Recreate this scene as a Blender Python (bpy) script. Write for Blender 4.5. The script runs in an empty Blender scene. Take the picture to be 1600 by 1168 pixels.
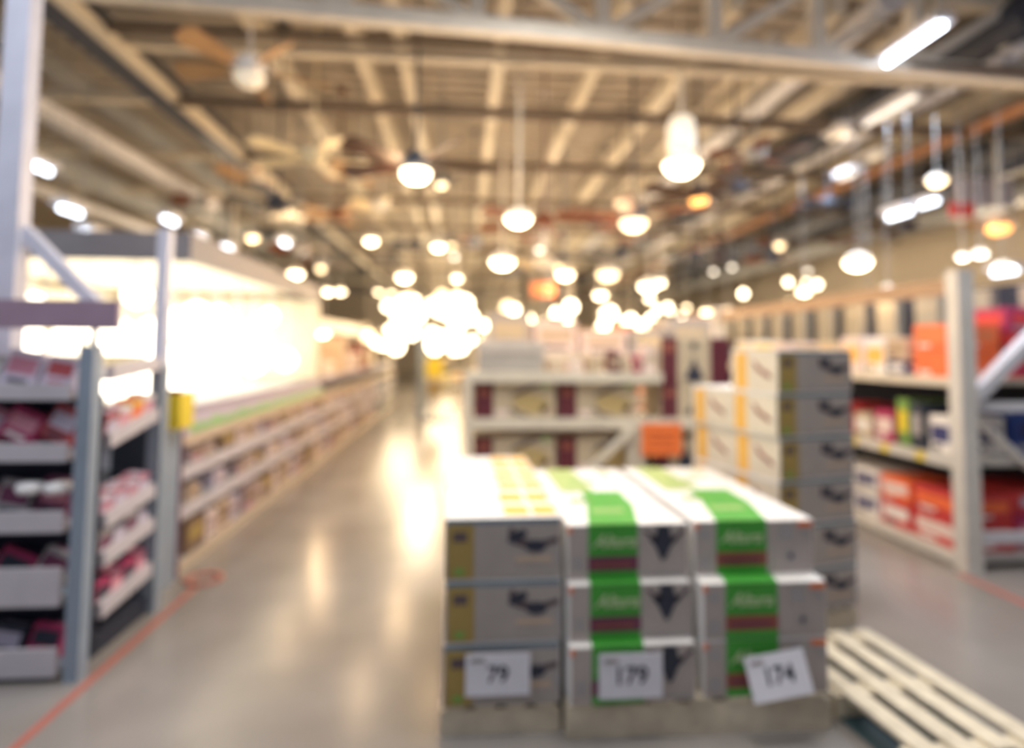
import bpy, math, random
from mathutils import Matrix, Vector
random.seed(7)
R = math.radians
SC = bpy.context.scene
COL = SC.collection

# ------------------------------------------------------------------ camera
FPX, PX, PY, EYE = 950.0, 800.0, 487.0, 1.62
cam_d = bpy.data.cameras.new('camera')
cam = bpy.data.objects.new('camera', cam_d); COL.objects.link(cam)
CM = Matrix.Rotation(R(-4.5), 4, 'Z') @ Matrix.Rotation(R(93.5), 4, 'X') @ Matrix.Rotation(R(.5), 4, 'Z')
cam.matrix_world = Matrix.Translation((0, 0, EYE)) @ CM
cam_d.sensor_width = 36.0; cam_d.lens = 36.0 * FPX / 1600
cam_d.shift_y = -(584 - PY) / 1600
cam_d.clip_start = .05; cam_d.clip_end = 200
cam_d.dof.use_dof = True                      # the photograph is focused close to the lens, all of it soft
cam_d.dof.focus_distance = 1.0
cam_d.dof.aperture_fstop = .84
SC.camera = cam

# ------------------------------------------------------------------ world and exposure
W = bpy.data.worlds.new('world'); SC.world = W; W.use_nodes = True
bg = W.node_tree.nodes['Background']
bg.inputs[0].default_value = (.72, .78, 1.0, 1); bg.inputs[1].default_value = .15
SC.view_settings.view_transform = 'Standard'; SC.view_settings.look = 'None'
SC.view_settings.gamma = 1; SC.view_settings.use_curve_mapping = False
SC.view_settings.exposure = .18

# area lights: glow of two tubes at right, then added overhead fill without fixtures
def area(name, loc, sx, sy, power, col, rot=(0, 0, 0)):
    l = bpy.data.lights.new(name, 'AREA'); l.shape = 'RECTANGLE'; l.size = sx; l.size_y = sy
    l.energy = power; l.color = col
    o = bpy.data.objects.new(name, l); COL.objects.link(o); o.location = loc; o.rotation_euler = rot
COOL, WARM = (.80, .88, 1.0), (1.0, .66, .36)
area('tube_fill_light', (4.1, 4.6, 4.35), .3, 2.6, 90, COOL)
area('tube_fill_light', (5.1, 7.4, 4.35), .3, 3.0, 90, COOL)
area('tube_fill_light', (-6.5, 2.6, 4.6), .3, 4.0, 120, COOL)
area('tube_fill_light', (.9, 3.2, 4.7), 1.2, 3.0, 150, (1, .93, .84))
area('tube_fill_light', (0.6, -1.5, 4.7), 3, 1.2, 25, (.85, .9, 1))
area('tube_fill_light', (-2.6, .8, 4.7), 1.2, 3, 60, COOL)
for x_ in (-2.2, 1.2, 4.6):                    # added point lights without fixtures, out of view, to brighten the truss
    l = bpy.data.lights.new('truss_fill', 'POINT'); l.energy = 26; l.color = (.95, .95, 1); l.shadow_soft_size = .25
    o = bpy.data.objects.new('truss_fill', l); COL.objects.link(o); o.location = (x_, 2.2, 4.1)

# ------------------------------------------------------------------ helpers
def ray(x, y):
    return (CM.to_3x3() @ Vector(((x - PX) / FPX, (PY - y) / FPX, -1)))
def at(x, y, X=None, Y=None, Z=None):
    d = ray(x, y)
    t = X / d.x if X is not None else (Y / d.y if Y is not None else (Z - EYE) / d.z)
    return Vector((0, 0, EYE)) + d * t

_m = {}
def mat(name, c, rough=.6, metal=0, vary=.06, scale=6, emit=None, power=0, bump=0):
    if name in _m: return _m[name]
    m = bpy.data.materials.new(name); m.use_nodes = True
    nt = m.node_tree; b = nt.nodes['Principled BSDF']
    b.inputs['Roughness'].default_value = rough; b.inputs['Metallic'].default_value = metal
    n = nt.nodes.new('ShaderNodeTexNoise'); n.inputs['Scale'].default_value = scale
    tc = nt.nodes.new('ShaderNodeTexCoord'); nt.links.new(tc.outputs['Object'], n.inputs['Vector'])
    r = nt.nodes.new('ShaderNodeValToRGB')
    r.color_ramp.elements[0].position = .3; r.color_ramp.elements[1].position = .7
    r.color_ramp.elements[0].color = (*[max(0, v * (1 - vary)) for v in c], 1)
    r.color_ramp.elements[1].color = (*[min(1, v * (1 + vary)) for v in c], 1)
    nt.links.new(n.outputs['Fac'], r.inputs['Fac']); nt.links.new(r.outputs['Color'], b.inputs['Base Color'])
    if emit:
        b.inputs['Emission Color'].default_value = (*emit, 1); b.inputs['Emission Strength'].default_value = power
    if bump:
        bp = nt.nodes.new('ShaderNodeBump'); bp.inputs['Strength'].default_value = bump
        nt.links.new(n.outputs['Fac'], bp.inputs['Height']); nt.links.new(bp.outputs['Normal'], b.inputs['Normal'])
    _m[name] = m
    return m

class MB:
    """collects shapes and links them as ONE mesh object"""
    def __init__(s): s.v, s.f, s.mi, s.ms, s.sm = [], [], [], [], []
    def _mat(s, m):
        if m not in s.ms: s.ms.append(m)
        return s.ms.index(m)
    def poly(s, pts, m, smooth=False):
        b = len(s.v); s.v += [tuple(p) for p in pts]; s.f.append(tuple(range(b, b + len(pts))))
        s.mi.append(s._mat(m)); s.sm.append(smooth)
    def faces(s, vs, fs, m, smooth=False):
        b = len(s.v); s.v += [tuple(p) for p in vs]; k = s._mat(m)
        for f in fs: s.f.append(tuple(b + i for i in f)); s.mi.append(k); s.sm.append(smooth)
    def box(s, x0, x1, y0, y1, z0, z1, m, M=None):
        vs = [Vector(p) for p in ((x0,y0,z0),(x1,y0,z0),(x1,y1,z0),(x0,y1,z0),(x0,y0,z1),(x1,y0,z1),(x1,y1,z1),(x0,y1,z1))]
        if M: vs = [M @ v for v in vs]
        s.faces(vs, [(0,3,2,1),(4,5,6,7),(0,1,5,4),(1,2,6,5),(2,3,7,6),(3,0,4,7)], m)
        return s
    def cbox(s, x0, x1, y0, y1, z0, z1, m, c=.006):
        """box with chamfered edges"""
        vs = []
        for sz, z in ((0, z0), (1, z1)):
            zi = z + c if sz == 0 else z - c
            vs += [(x0+c,y0+c,z),(x1-c,y0+c,z),(x1-c,y1-c,z),(x0+c,y1-c,z)]
            vs += [(x0+c,y0,zi),(x1-c,y0,zi),(x1,y0+c,zi),(x1,y1-c,zi),(x1-c,y1,zi),(x0+c,y1,zi),(x0,y1-c,zi),(x0,y0+c,zi)]
        fs = [(3,2,1,0),(12,13,14,15)]
        for o, fl in ((0, 0), (12, 1)):
            q = [(0,1,5,4),(1,6,5),(1,2,7,6),(2,8,7),(2,3,9,8),(3,10,9),(3,0,11,10),(0,4,11)]
            for f in q:
                f = tuple(o + i for i in f); fs.append(f if not fl else f[::-1])
        for i in range(8):
            j = (i + 1) % 8
            fs.append((4+i, 4+j, 16+j, 16+i))
        s.faces(vs, fs, m); return s
    def bar(s, a, b, w, m, h=None):
        """square bar from a to b"""
        a, b = Vector(a), Vector(b); d = b - a; L = d.length; q = d.to_track_quat('Z', 'Y').to_matrix().to_4x4()
        h = h or w
        s.box(-w/2, w/2, -h/2, h/2, 0, L, m, Matrix.Translation(a) @ q); return s
    def tube(s, a, b, r, m, n=10, r2=None):
        a, b = Vector(a), Vector(b); d = b - a; q = d.to_track_quat('Z', 'Y').to_matrix()
        r2 = r if r2 is None else r2
        vs = [a + q @ Vector((r*math.cos(t*2*math.pi/n), r*math.sin(t*2*math.pi/n), 0)) for t in range(n)]
        vs += [b + q @ Vector((r2*math.cos(t*2*math.pi/n), r2*math.sin(t*2*math.pi/n), 0)) for t in range(n)]
        fs = [(i, (i+1) % n, n+(i+1) % n, n+i) for i in range(n)]
        s.faces(vs, fs, m, True); s.faces(vs, [tuple(range(n))[::-1], tuple(range(n, 2*n))], m); return s
    def lathe(s, prof, m, n=20, c=(0, 0, 0), cap=True):
        """prof: list of (radius, z)"""
        vs, fs = [], []
        for r, z in prof:
            vs += [(c[0]+r*math.cos(t*2*math.pi/n), c[1]+r*math.sin(t*2*math.pi/n), c[2]+z) for t in range(n)]
        for k in range(len(prof)-1):
            fs += [(k*n+i, k*n+(i+1) % n, (k+1)*n+(i+1) % n, (k+1)*n+i) for i in range(n)]
        s.faces(vs, fs, m, True)
        if cap:
            s.faces(vs, [tuple(range(n))[::-1], tuple(range(len(vs)-n, len(vs)))], m)
        return s
    def build(s, name, parent=None, loc=None, rz=0):
        me = bpy.data.meshes.new(name); me.from_pydata(s.v, [], s.f)
        for m in s.ms: me.materials.append(m)
        me.polygons.foreach_set('material_index', s.mi); me.polygons.foreach_set('use_smooth', s.sm)
        me.update()
        o = bpy.data.objects.new(name, me); COL.objects.link(o)
        if parent: o.parent = parent
        if loc is not None: o.location = loc
        if rz: o.rotation_euler.z = rz
        return o

LABELS = {}
def tag(o, label, cat, group=None, kind=None):
    if label in LABELS: print('DUPLICATE LABEL', label)
    LABELS[label] = 1
    o['label'] = label; o['category'] = cat
    if group: o['group'] = group
    if kind: o['kind'] = kind
    return o
def struct(o): o['kind'] = 'structure'; return o
def empty(name, loc, rz=0):
    o = bpy.data.objects.new(name, None); COL.objects.link(o); o.location = loc; o.rotation_euler = (0, 0, rz)
    o.empty_display_size = .1
    return o
def copy_tree(o, loc, rz=None):
    c = o.copy(); COL.objects.link(c); c.location = loc
    if rz is not None: c.rotation_euler.z = rz
    for k in ('label', 'group'):
        if k in c: del c[k]
    for ch in o.children:
        d = ch.copy(); COL.objects.link(d); d.parent = c
        for g in ch.children:
            e = g.copy(); COL.objects.link(e); e.parent = d
    return c
ORD = ['first','second','third','fourth','fifth','sixth','seventh','eighth','ninth','tenth','eleventh','twelfth','thirteenth',
       'fourteenth','fifteenth','sixteenth','seventeenth','eighteenth','nineteenth','twentieth']
def nth(i):
    return ORD[i] if i < 20 else '%d%s' % (i+1, {1:'st',2:'nd',3:'rd'}.get((i+1) % 10, 'th'))

# ------------------------------------------------------------------ materials
CONC = mat('polished_concrete', (.27, .25, .235), .22, vary=.14, scale=1.3)
DECK = mat('roof_deck', (.43, .385, .33), .7, vary=.12, scale=2)
CREAM = mat('cream_steel', (.72, .66, .54), .5)
PALE = mat('pale_grey_steel', (.68, .69, .74), .45)
BLUEG = mat('blue_grey_steel', (.27, .33, .41), .5)
DARK = mat('dark_steel', (.035, .045, .07), .6)
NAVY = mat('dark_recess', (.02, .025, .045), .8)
WHITE = mat('white_card', (.82, .80, .78), .6)
LIP = mat('white_shelf_lip', (.56, .53, .58), .5)
TANC = mat('tan_card', (.60, .46, .34), .7)
KRAFT = mat('kraft_card', (.45, .33, .22), .8)
OCHRE = mat('ochre_print', (.38, .27, .08), .6)
ORANGEY = mat('yellow_orange_print', (.90, .50, .10), .55)
TEAL = mat('teal_grey_print', (.16, .23, .28), .5)
GREEN = mat('green_print', (.06, .36, .045), .5)
DGREEN = mat('small_green_print', (.20, .36, .08), .6)
PURP = mat('plum_print', (.16, .035, .09), .6)
MAROON = mat('maroon_print', (.115, .018, .032), .5)
BROWNP = mat('red_brown_print', (.30, .09, .06), .6)
GREYP = mat('grey_print', (.38, .36, .37), .6)
INK = mat('dark_ink', (.03, .035, .06), .6)
INK2 = mat('brown_ink', (.11, .08, .09), .6)
GOLDB = mat('tan_bowl_print', (.50, .38, .17), .6)
SALMON = mat('orange_tag', (.80, .22, .08), .6)
RED = mat('red_card', (.62, .05, .05), .5)
ORANGE = mat('orange_card', (.90, .17, .05), .5)
PINK = mat('pink_card', (.72, .30, .38), .6)
CRIM = mat('crimson_card', (.42, .03, .12), .6)
LILAC = mat('lilac_card', (.55, .50, .62), .6)
YELLOW = mat('yellow_card', (.80, .62, .04), .5)
BLUE = mat('blue_card', (.02, .06, .28), .5)
NBLUE = mat('navy_card', (.03, .04, .16), .5)
BROWN = mat('brown_blade', (.15, .045, .02), .5)
DBROWN = mat('dark_brown_blade', (.05, .02, .012), .5)
OAK = mat('oak_blade', (.50, .30, .14), .5)
WOODW = mat('pallet_pine', (.66, .58, .44), .8, vary=.15, scale=9)
PALEY = mat('pale_yellow_blade', (.85, .76, .52), .5)
WHITEG = mat('white_gloss', (.85, .85, .86), .3)
RUST = mat('rust_paint', (.34, .16, .08), .6)
GREYM = mat('grey_duct', (.36, .38, .40), .5)
DUCTB = mat('blue_black_duct', (.05, .06, .09), .5)
REDT = mat('red_floor_tape', (.42, .14, .11), .5)
GRN2 = mat('fresh_green_card', (.30, .55, .22), .6)
GW = mat('warm_glow', (1, .9, .75), .5, emit=(1, .80, .52), power=11)
GWS = mat('soft_warm_glow', (1, .9, .7), .5, emit=(1, .74, .42), power=4)
GA = mat('amber_glow', (1, .6, .25), .5, emit=(1, .42, .10), power=3.2)
GC = mat('cool_glow', (.9, .95, 1), .5, emit=(.80, .88, 1), power=12)
GST = mat('dim_tube', (.9, .9, .85), .5, emit=(1, .9, .78), power=.9)
GC2 = mat('pale_cool_glow', (.9, .95, 1), .5, emit=(.80, .88, 1), power=6)
GN = mat('neutral_glow', (1, 1, .97), .5, emit=(1, .92, .80), power=5)
GGAL = mat('gallery_glow', (1, 1, .97), .5, emit=(1, .90, .74), power=3.2)
SHADEW = mat('frosted_shade', (.88, .84, .76), .3, emit=(1, .82, .55), power=.35)

# ------------------------------------------------------------------ the building
X0, X1, Y0, Y1, ZD = -14, 13, -4, 42, 5.45
struct(MB().box(X0, X1, Y0, Y1, -.1, 0, CONC).build('floor'))
mb = MB()                                        # ribbed steel roof deck
n = int((Y1 - Y0) / .3)
for i in range(n):
    y = Y0 + i*.3
    mb.box(X0, X1, y, y+.15, ZD, ZD+.06, DECK); mb.box(X0, X1, y+.15, y+.3, ZD+.05, ZD+.11, DECK)
struct(mb.build('ceiling'))
WALLM = mat('store_wall', (.74, .67, .57), .8)  # warm and bright so the wall colour stands in for far haze
struct(MB().box(X0, X1, Y1, Y1+.2, 0, ZD, WALLM).build('wall_back'))
struct(MB().box(X0-.2, X0, Y0, Y1, 0, ZD, WALLM).build('wall_left'))
struct(MB().box(X1, X1+.2, Y0, Y1, 0, ZD, WALLM).build('wall_right'))

# trusses
TRM = mat('truss_paint', (.80, .77, .70), .45)
def truss(y, rz, zb, label, w=.15, x0=-9, x1=11, first=False, m=CREAM):
    t = empty('roof_truss', (0, y, 0), rz)
    tag(t, label, 'truss', 'open web trusses under the roof')
    MB().bar((x0, 0, zb), (x1, 0, zb), .12, TRM, w).build('bottom_chord', t)
    MB().bar((x0, 0, ZD-.12), (x1, 0, ZD-.12), .12, m, .12).build('top_chord', t)
    xs = [-6.6,-5.5,-4.4,-3.3,-2.2,-1.09,.08,1.27,2.4,3.51,4.64,5.8,6.9,8.0]
    for i, x in enumerate(xs):
        MB().bar((x, 0, zb), (x, 0, ZD-.12), .13, TRM).build('vertical_strut', t)
        j = i-1 if x <= 1.27 else i+1
        if 0 <= j < len(xs): MB().bar((x, 0, zb+.02), (xs[j], 0, ZD-.12), .10, TRM).build('diagonal_strut', t)
        if abs(x-1.27) < .01: MB().bar((x, 0, zb+.02), (xs[i+1], 0, ZD-.12), .10, TRM).build('diagonal_strut', t)
    return t
truss(5.40, R(4.8), 4.57, 'big cream open web truss crossing the top of the view', .15)
def xbeam(y, z, label, m, x0=-3.4, x1=11, w=.10, h=.10, group='cross beams under the roof'):
    tag(MB().bar((x0, y, z), (x1, y, z), h, m, w).build('cross_beam'), label, 'beam', group)
DKB = mat('brown_shadow_steel', (.16, .12, .09), .6)  # dark brown paints the shaded undersides of the cross beams
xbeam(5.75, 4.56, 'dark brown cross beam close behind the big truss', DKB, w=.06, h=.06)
xbeam(6.15, 4.62, 'tan cross beam just beyond the dark brown one', CREAM)
for i, y in enumerate([7.25, 9.4, 11.8, 14.5, 18, 22, 27]):
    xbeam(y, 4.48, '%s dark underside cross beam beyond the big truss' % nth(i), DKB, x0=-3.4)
    xbeam(y+.16, 4.56, '%s tan cross beam paired with a dark one beyond the truss' % nth(i), CREAM, x0=-9)
for i, x in enumerate([-7.6,-6.4,-5.2,-2.3,-1.25,-.75,.37,1.55,2.65,3.7,4.8,5.9,7.0]):
    o = MB().box(x-.07, x+.07, 5.6, 36, 5.0, 5.2, CREAM if x > -3 else GREYM).build('roof_joist')
    tag(o, '%s roof joist from the left, running away under the deck' % nth(i), 'joist', 'roof joists running away from the camera')
o = MB().box(-3.44, -3.34, 5.0, 30, 4.46, 4.58, CREAM).build('roof_girder')
tag(o, 'long tan girder running away overhead on the left', 'girder')
o = MB().box(-3.75, -3.50, 5.0, 30, 4.50, 4.85, DUCTB).build('girder_shade')  # dark shade beyond the girder, built as a solid strip
tag(o, 'blue-black strip of painted shade beside the long tan girder', 'shade strip')
for i, (x, y) in enumerate([(-4.6, 5.4), (-6.2, 6.6), (-7.6, 9.5), (-5.6, 12)]):
    o = MB().box(x-.09, x+.09, y, y+6, 4.1+.1*i, 4.25+.1*i, GREYM if i % 2 else PALE).build('duct_run')
    tag(o, '%s grey duct over the left shelving, counted from the girder' % nth(i), 'duct', 'grey ducts high on the left')
for i, (x, z, m, w, s) in enumerate([(6.5, 4.5, RUST, .15, 'rust brown pipe running along high on the right'),
                      (8.1, 4.6, DUCTB, .7, 'blue-black duct high on the right beside the rust pipe'),
                      (5.7, 4.75, PALE, .16, 'pale grey pipe high on the right'),
                      (9.3, 4.3, GREYM, .4, 'grey duct outermost on the right under the roof'), (5.9, 5.12, DUCTB, .6, 'broad black duct tight under the roof on the right'),
                      (4.25, 5.2, PALE, .3, 'pale duct beside the nearest fluorescent tube'),
                      (3.0, 4.72, CREAM, .09, 'cream conduit right of the centre aisle lamps')]):
    o = MB().tube((x, 5.6, z), (x, 32, z), w/2, m, 12).build('overhead_pipe'); tag(o, s, 'pipe')

# fluorescent fixtures
def strip(x, y0, y1, z, label, g=GC):
    r = empty('fluorescent_fixture', (x, (y0+y1)/2, z)); tag(r, label, 'ceiling light', 'fluorescent fixtures under the roof')
    L = (y1-y0)/2
    MB().box(-.10, .10, -L, L, .03, .10, PALE).build('housing', r)
    MB().tube((0, -L+.03, 0), (0, L-.03, 0), .032, g, 10).build('tube', r)
    for s in (-1, 1): MB().tube((0, s*L*.8, .1), (0, s*L*.8, ZD-z), .005, GREYM, 6).build('hanger', r)
strip(4.17, 4.85, 5.62, 4.5, 'brightest fluorescent tube, upper right by the big truss')
strip(5.05, 6.3, 7.7, 4.5, 'long fluorescent tube behind the big truss on the right', GST)
tubes = [(1405, 335, 6.6), (1450, 318, 8.2), (1370, 245, 8.3), (1325, 275, 8.3), (1570, 425, 7.5), (1180, 410, 15), (60, 262, 6.6), (145, 367, 7.5),
         (110, 330, 7.2), (310, 372, 10), (355, 388, 11), (445, 380, 12), (470, 392, 12.5), (1310, 210, 7.2), (265, 345, 9)]
names = ['short fluorescent tube above the right shelving, left of two', 'short fluorescent tube above the right shelving, right of two',
         'dim fluorescent tube under the rust pipe', 'dim fluorescent tube left of another under the rust pipe', 'fluorescent tube at the right edge above the red cartons',
         'pale tube far down the right of centre', 'white fluorescent tube at upper left beside the tall post', 'bright tube above the lamp display header at left',
         'small tube just above the bright one at left', 'small cool tube over the lamp display, leftmost of the far ones', 'pair tube over the lamp display corner',
         'cool round-looking tube over the display, second from its right end', 'cool tube over the right end of the lamp display', 'faint tube beside the long conduit on the right',
         'faint tube between the left post and the display']
for (px, py, y), nm in zip(tubes, names):
    p = at(px, py, Y=y); strip(p.x, p.y-.2, p.y+.2, min(p.z, ZD-.2), nm, GC2 if px < 500 or px > 1390 else SHADEW)

# ------------------------------------------------------------------ cartons
def side_pt(side, w, d, h, u, v, e):
    """u,v in 0..1 on a side, e the offset outwards; carton origin at centre of its base"""
    if side == 'F': return (-w/2 + u*w, -d/2 - e, v*h)
    if side == 'L': return (-w/2 - e, d/2 - u*d, v*h)
    if side == 'R': return (w/2 + e, -d/2 + u*d, v*h)
    if side == 'T': return (-w/2 + u*w, -d/2 + v*d, h + e)
def rect(mb, S, side, u0, u1, v0, v1, m, k=1):
    mb.poly([side_pt(side, *S, u, v, .0012*k) for u, v in ((u0,v0),(u1,v0),(u1,v1),(u0,v1))], m)
def shape(mb, S, side, pts, m, k=2):
    mb.poly([side_pt(side, *S, u, v, .0012*k) for u, v in pts], m)
def ell(cu, cv, ru, rv, a=0, n=16):
    return [(cu + ru*math.cos(t)*math.cos(a) - rv*math.sin(t)*math.sin(a), cv + ru*math.cos(t)*math.sin(a) + rv*math.sin(t)*math.cos(a))
            for t in [i*2*math.pi/n for i in range(n)]]

def carton_a(w=.52, d=.5, h=.253, yellow_side=True):
    """white ceiling fan carton with ochre end band, teal top edge, fan picture"""
    S = (w, d, h); mb = MB().cbox(-w/2, w/2, -d/2, d/2, 0, h, WHITE, .004)
    rect(mb, S, 'F', .01, .99, .02, .90, DIMC)  # white front greyed: its shade is put into the colour
    rect(mb, S, 'F', .01, .99, .90, .985, TEAL, 1)
    rect(mb, S, 'F', .02, .25, .02, .90, OCHRE, 2)
    rect(mb, S, 'F', .07, .19, .62, .78, INK2, 3); rect(mb, S, 'F', .08, .17, .08, .2, DGREEN, 3)
    shape(mb, S, 'F', [(.54,.80),(.58,.86),(.62,.72),(.66,.66),(.80,.60),(.97,.68),(.98,.60),(.82,.50),(.76,.44),(.70,.50),(.60,.56),(.55,.68)], INK2, 3)
    shape(mb, S, 'F', ell(.78, .53, .09, .10), INK, 4); shape(mb, S, 'F', ell(.62, .70, .06, .12, -.6), INK, 4)
    rect(mb, S, 'F', .60, .92, .28, .36, TANC, 3)
    rect(mb, S, 'F', .95, .985, .25, .5, GREYP, 3)
    rect(mb, S, 'L', .0, 1, .0, 1, LITC, .5); rect(mb, S, 'L', .10, .36, .03, .93, ORANGEY); rect(mb, S, 'L', .02, .98, .93, .99, WHITE, 2)  # white left side tinted cream, warm light put into the colour
    shape(mb, S, 'L', [(.50,.74),(.56,.70),(.66,.56),(.84,.44),(.90,.34),(.84,.32),(.70,.42),(.56,.52)], BROWNP, 3)
    rect(mb, S, 'R', .2, .34, .03, .9, OCHRE)
    # lid print: plain left, orange panels right
    for v0, v1 in ((.08, .40), (.56, .90)):
        rect(mb, S, 'T', .52, .74, v0, v1, ORANGEY); rect(mb, S, 'T', .78, .98, v0, v1, ORANGEY)
    return mb
def carton_b(w=.5, d=.6, h=.236, kind=0, rear=False):
    """white carton with a bright green band wrapping lid and front"""
    S = (w, d, h); mb = MB().cbox(-w/2, w/2, -d/2, d/2, 0, h, WHITE, .004)
    g0, g1 = (.17, .58) if kind == 0 else (.18, .60)
    rect(mb, S, 'F', .01, .99, .02, .97, DIMW)  # front of the white carton dulled, shade painted in
    rect(mb, S, 'F', g0, g1, .0, 1, GREEN, 2)
    if rear:                                     # rear lids painted paler green: brighter light put into the colour
        rect(mb, S, 'T', .13, .46, .0, 1, mat('lit_green_print', (.42, .52, .20), .6), 1)
        rect(mb, S, 'T', .70, .84, .55, .9, mat('lime_white_print', (.62, .62, .45), .6), 1)
    else:
        shape(mb, S, 'T', [(g0, 0), (g1, 0), (g1+.14, .55), (g1+.16, 1), (g1-.22, 1), (g0+.14, .6)], GREEN, 1)
    rect(mb, S, 'F', g0, g1, .16, .42, PURP if kind == 0 else BROWNP, 3)
    rect(mb, S, 'F', g0+.03, g1-.05, .24, .30, BROWNP if kind == 0 else PURP, 4)
    rect(mb, S, 'T', g0+.12, g1-.0, .30, .42, mat('lime_ink', (.30, .48, .16), .6), 2)
    if not rear: rect(mb, S, 'T', g0+.0, g0+.2, .62, .74, DGREEN, 2)
    if kind == 0:                                # motor with blades
        shape(mb, S, 'F', [(.74,.96),(.84,.96),(.86,.76),(.92,.72),(.86,.60),(.82,.40),(.79,.30),(.76,.40),(.72,.60),(.67,.72),(.73,.78)], INK, 3)
        shape(mb, S, 'F', [(.62,.90),(.63,.84),(.74,.66),(.76,.74)], INK2, 3); shape(mb, S, 'F', [(.98,.92),(.86,.72),(.86,.64),(.98,.84)], INK2, 3)
        rect(mb, S, 'F', .05, .12, .2, .42, GREYP, 3)
        rect(mb, S, 'F', .62, .96, .08, .12, GREYP, 3)
    else:
        rect(mb, S, 'F', .05, .13, .12, .35, GREYP, 3); rect(mb, S, 'F', .05, .13, .65, .85, GREYP, 3)
        shape(mb, S, 'F', ell(.80, .32, .05, .12), GREYP, 3); shape(mb, S, 'F', ell(.80, .32, .02, .06), INK2, 4)
        rect(mb, S, 'F', .70, .82, .62, .9, GREYP, 3); shape(mb, S, 'F', [(.86,.80),(.97,.62),(.98,.70),(.88,.9)], GREYP, 3)
        rect(mb, S, 'F', .86, .985, .86, .965, SALMON, 4)
    rect(mb, S, 'F', 0.0, .035, .85, .97, SALMON, 4)
    rect(mb, S, 'L', .2, .8, .0, .9, DIMW)
    rect(mb, S, 'R', .2, .8, .1, .5, GREYP)
    return mb
def carton_c(w=.66, d=.5, h=.29):
    """cream carton with maroon end band and picture of a glass bowl fan light"""
    S = (w, d, h); mb = MB().cbox(-w/2, w/2, -d/2, d/2, 0, h, CRM, .004)
    rect(mb, S, 'F', .0, .235, .0, 1, MAROON)
    rect(mb, S, 'F', .05, .18, .62, .82, BROWNP, 2)
    shape(mb, S, 'F', ell(.70, .40, .22, .30, .35), GOLDB, 2)
    shape(mb, S, 'F', [(.44,.62),(.52,.76),(.66,.90),(.80,.98),(.84,.94),(.70,.80),(.56,.66),(.46,.58)], INK2, 3)
    shape(mb, S, 'F', [(.46,.34),(.54,.16),(.66,.08),(.66,.02),(.50,.10),(.44,.26)], INK2, 3)
    rect(mb, S, 'F', .26, .42, .06, .22, PINKW, 2); rect(mb, S, 'F', .82, .97, .10, .34, TANC, 2)
    rect(mb, S, 'F', .84, .92, .84, .96, GRN2, 4)
    rect(mb, S, 'L', .1, .9, .0, 1, MAROON)
    return mb
def carton_d(w=.66, d=.5, h=.40):
    """maroon, cream and maroon carton with a black pendant picture"""
    S = (w, d, h); mb = MB().cbox(-w/2, w/2, -d/2, d/2, 0, h, CRM, .004)
    rect(mb, S, 'F', 0, .24, 0, 1, MAROON); rect(mb, S, 'F', .72, 1, 0, 1, MAROON)
    shape(mb, S, 'F', [(.46,.92),(.50,.92),(.50,.74),(.46,.74)], INK, 2)
    shape(mb, S, 'F', ell(.48, .84, .045, .08), INK, 2)
    shape(mb, S, 'F', [(.48,.64),(.53,.40),(.60,.26),(.62,.14),(.48,.06),(.35,.14),(.37,.26),(.43,.40)], INK, 2)
    rect(mb, S, 'F', .04, .2, .7, .9, BROWNP, 2)
    return mb
LITC = mat('warm_lit_carton_side', (.80, .70, .56), .6)
DIMC = mat('shaded_white_card', (.40, .36, .34), .6)
DIMW = mat('dimmed_warm_white', (.44, .39, .37), .6)
CRM = mat('cream_card', (.56, .47, .33), .6)
PINKW = mat('pale_pink_print', (.80, .66, .62), .6)

def text_mesh(body, size, m, shear=0, extrude=.001):
    c = bpy.data.curves.new('t', 'FONT'); c.body = body; c.size = size; c.shear = shear; c.extrude = extrude
    c.align_x = 'CENTER'; c.align_y = 'CENTER'; c.offset = size*.012
    t = bpy.data.objects.new('t', c); COL.objects.link(t)
    bpy.context.view_layer.update()
    me = bpy.data.meshes.new_from_object(t.evaluated_get(bpy.context.evaluated_depsgraph_get()))
    bpy.data.objects.remove(t); me.materials.clear(); me.materials.append(m)
    return me
def lettering(me, parent, loc, rx=90, ry=0):
    o = bpy.data.objects.new('lettering', me); COL.objects.link(o); o.parent = parent; o.location = loc
    o.rotation_euler = (R(rx), R(ry), 0); return o
SCRIPT = text_mesh('Altura', .075, mat('pale_green_ink', (.55, .70, .40), .6), .45)

# pallets
def pallet(x0, x1, y0, y1, h, rz, label, slats=7, gap_shade=False):
    cx, cy = (x0+x1)/2, (y0+y1)/2; w, d = (x1-x0), (y1-y0)
    r = empty('pallet', (cx, cy, 0), rz); tag(r, label, 'pallet', 'wooden pallets on the floor')
    for i in range(3):
        y = -d/2 + .05 + i*(d-.1)/2
        MB().box(-w/2, w/2, y-.045, y+.045, .0, h-.02, WOODW).build('stringer', r)
    if gap_shade: MB().box(-w/2+.01, w/2-.01, -d/2+.01, d/2-.01, .001, .012, mat('dark_teal_shade', (.02, .05, .06), .6)).build('gap_shade', r)  # dark sheet standing in for the shade between the slats
    sw = w/slats
    for i in range(slats):
        x = -w/2 + i*sw
        MB().box(x+sw*.2, x+sw*.8, -d/2, d/2, h-.02, h, WOODW).build('slat', r)
PH = .12
pallet(-.08, .43, 2.66, 4.16, PH, 0, 'wooden pallet under the front white and orange carton stack', 4)
pallet(.45, 1.60, 2.60, 3.86, .15, 0, 'wooden pallet under the green banded cartons', 7)
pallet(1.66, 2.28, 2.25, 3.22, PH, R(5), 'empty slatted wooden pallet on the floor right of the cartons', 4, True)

LEV3 = ['bottom', 'middle', 'top']
HB = .26
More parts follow.
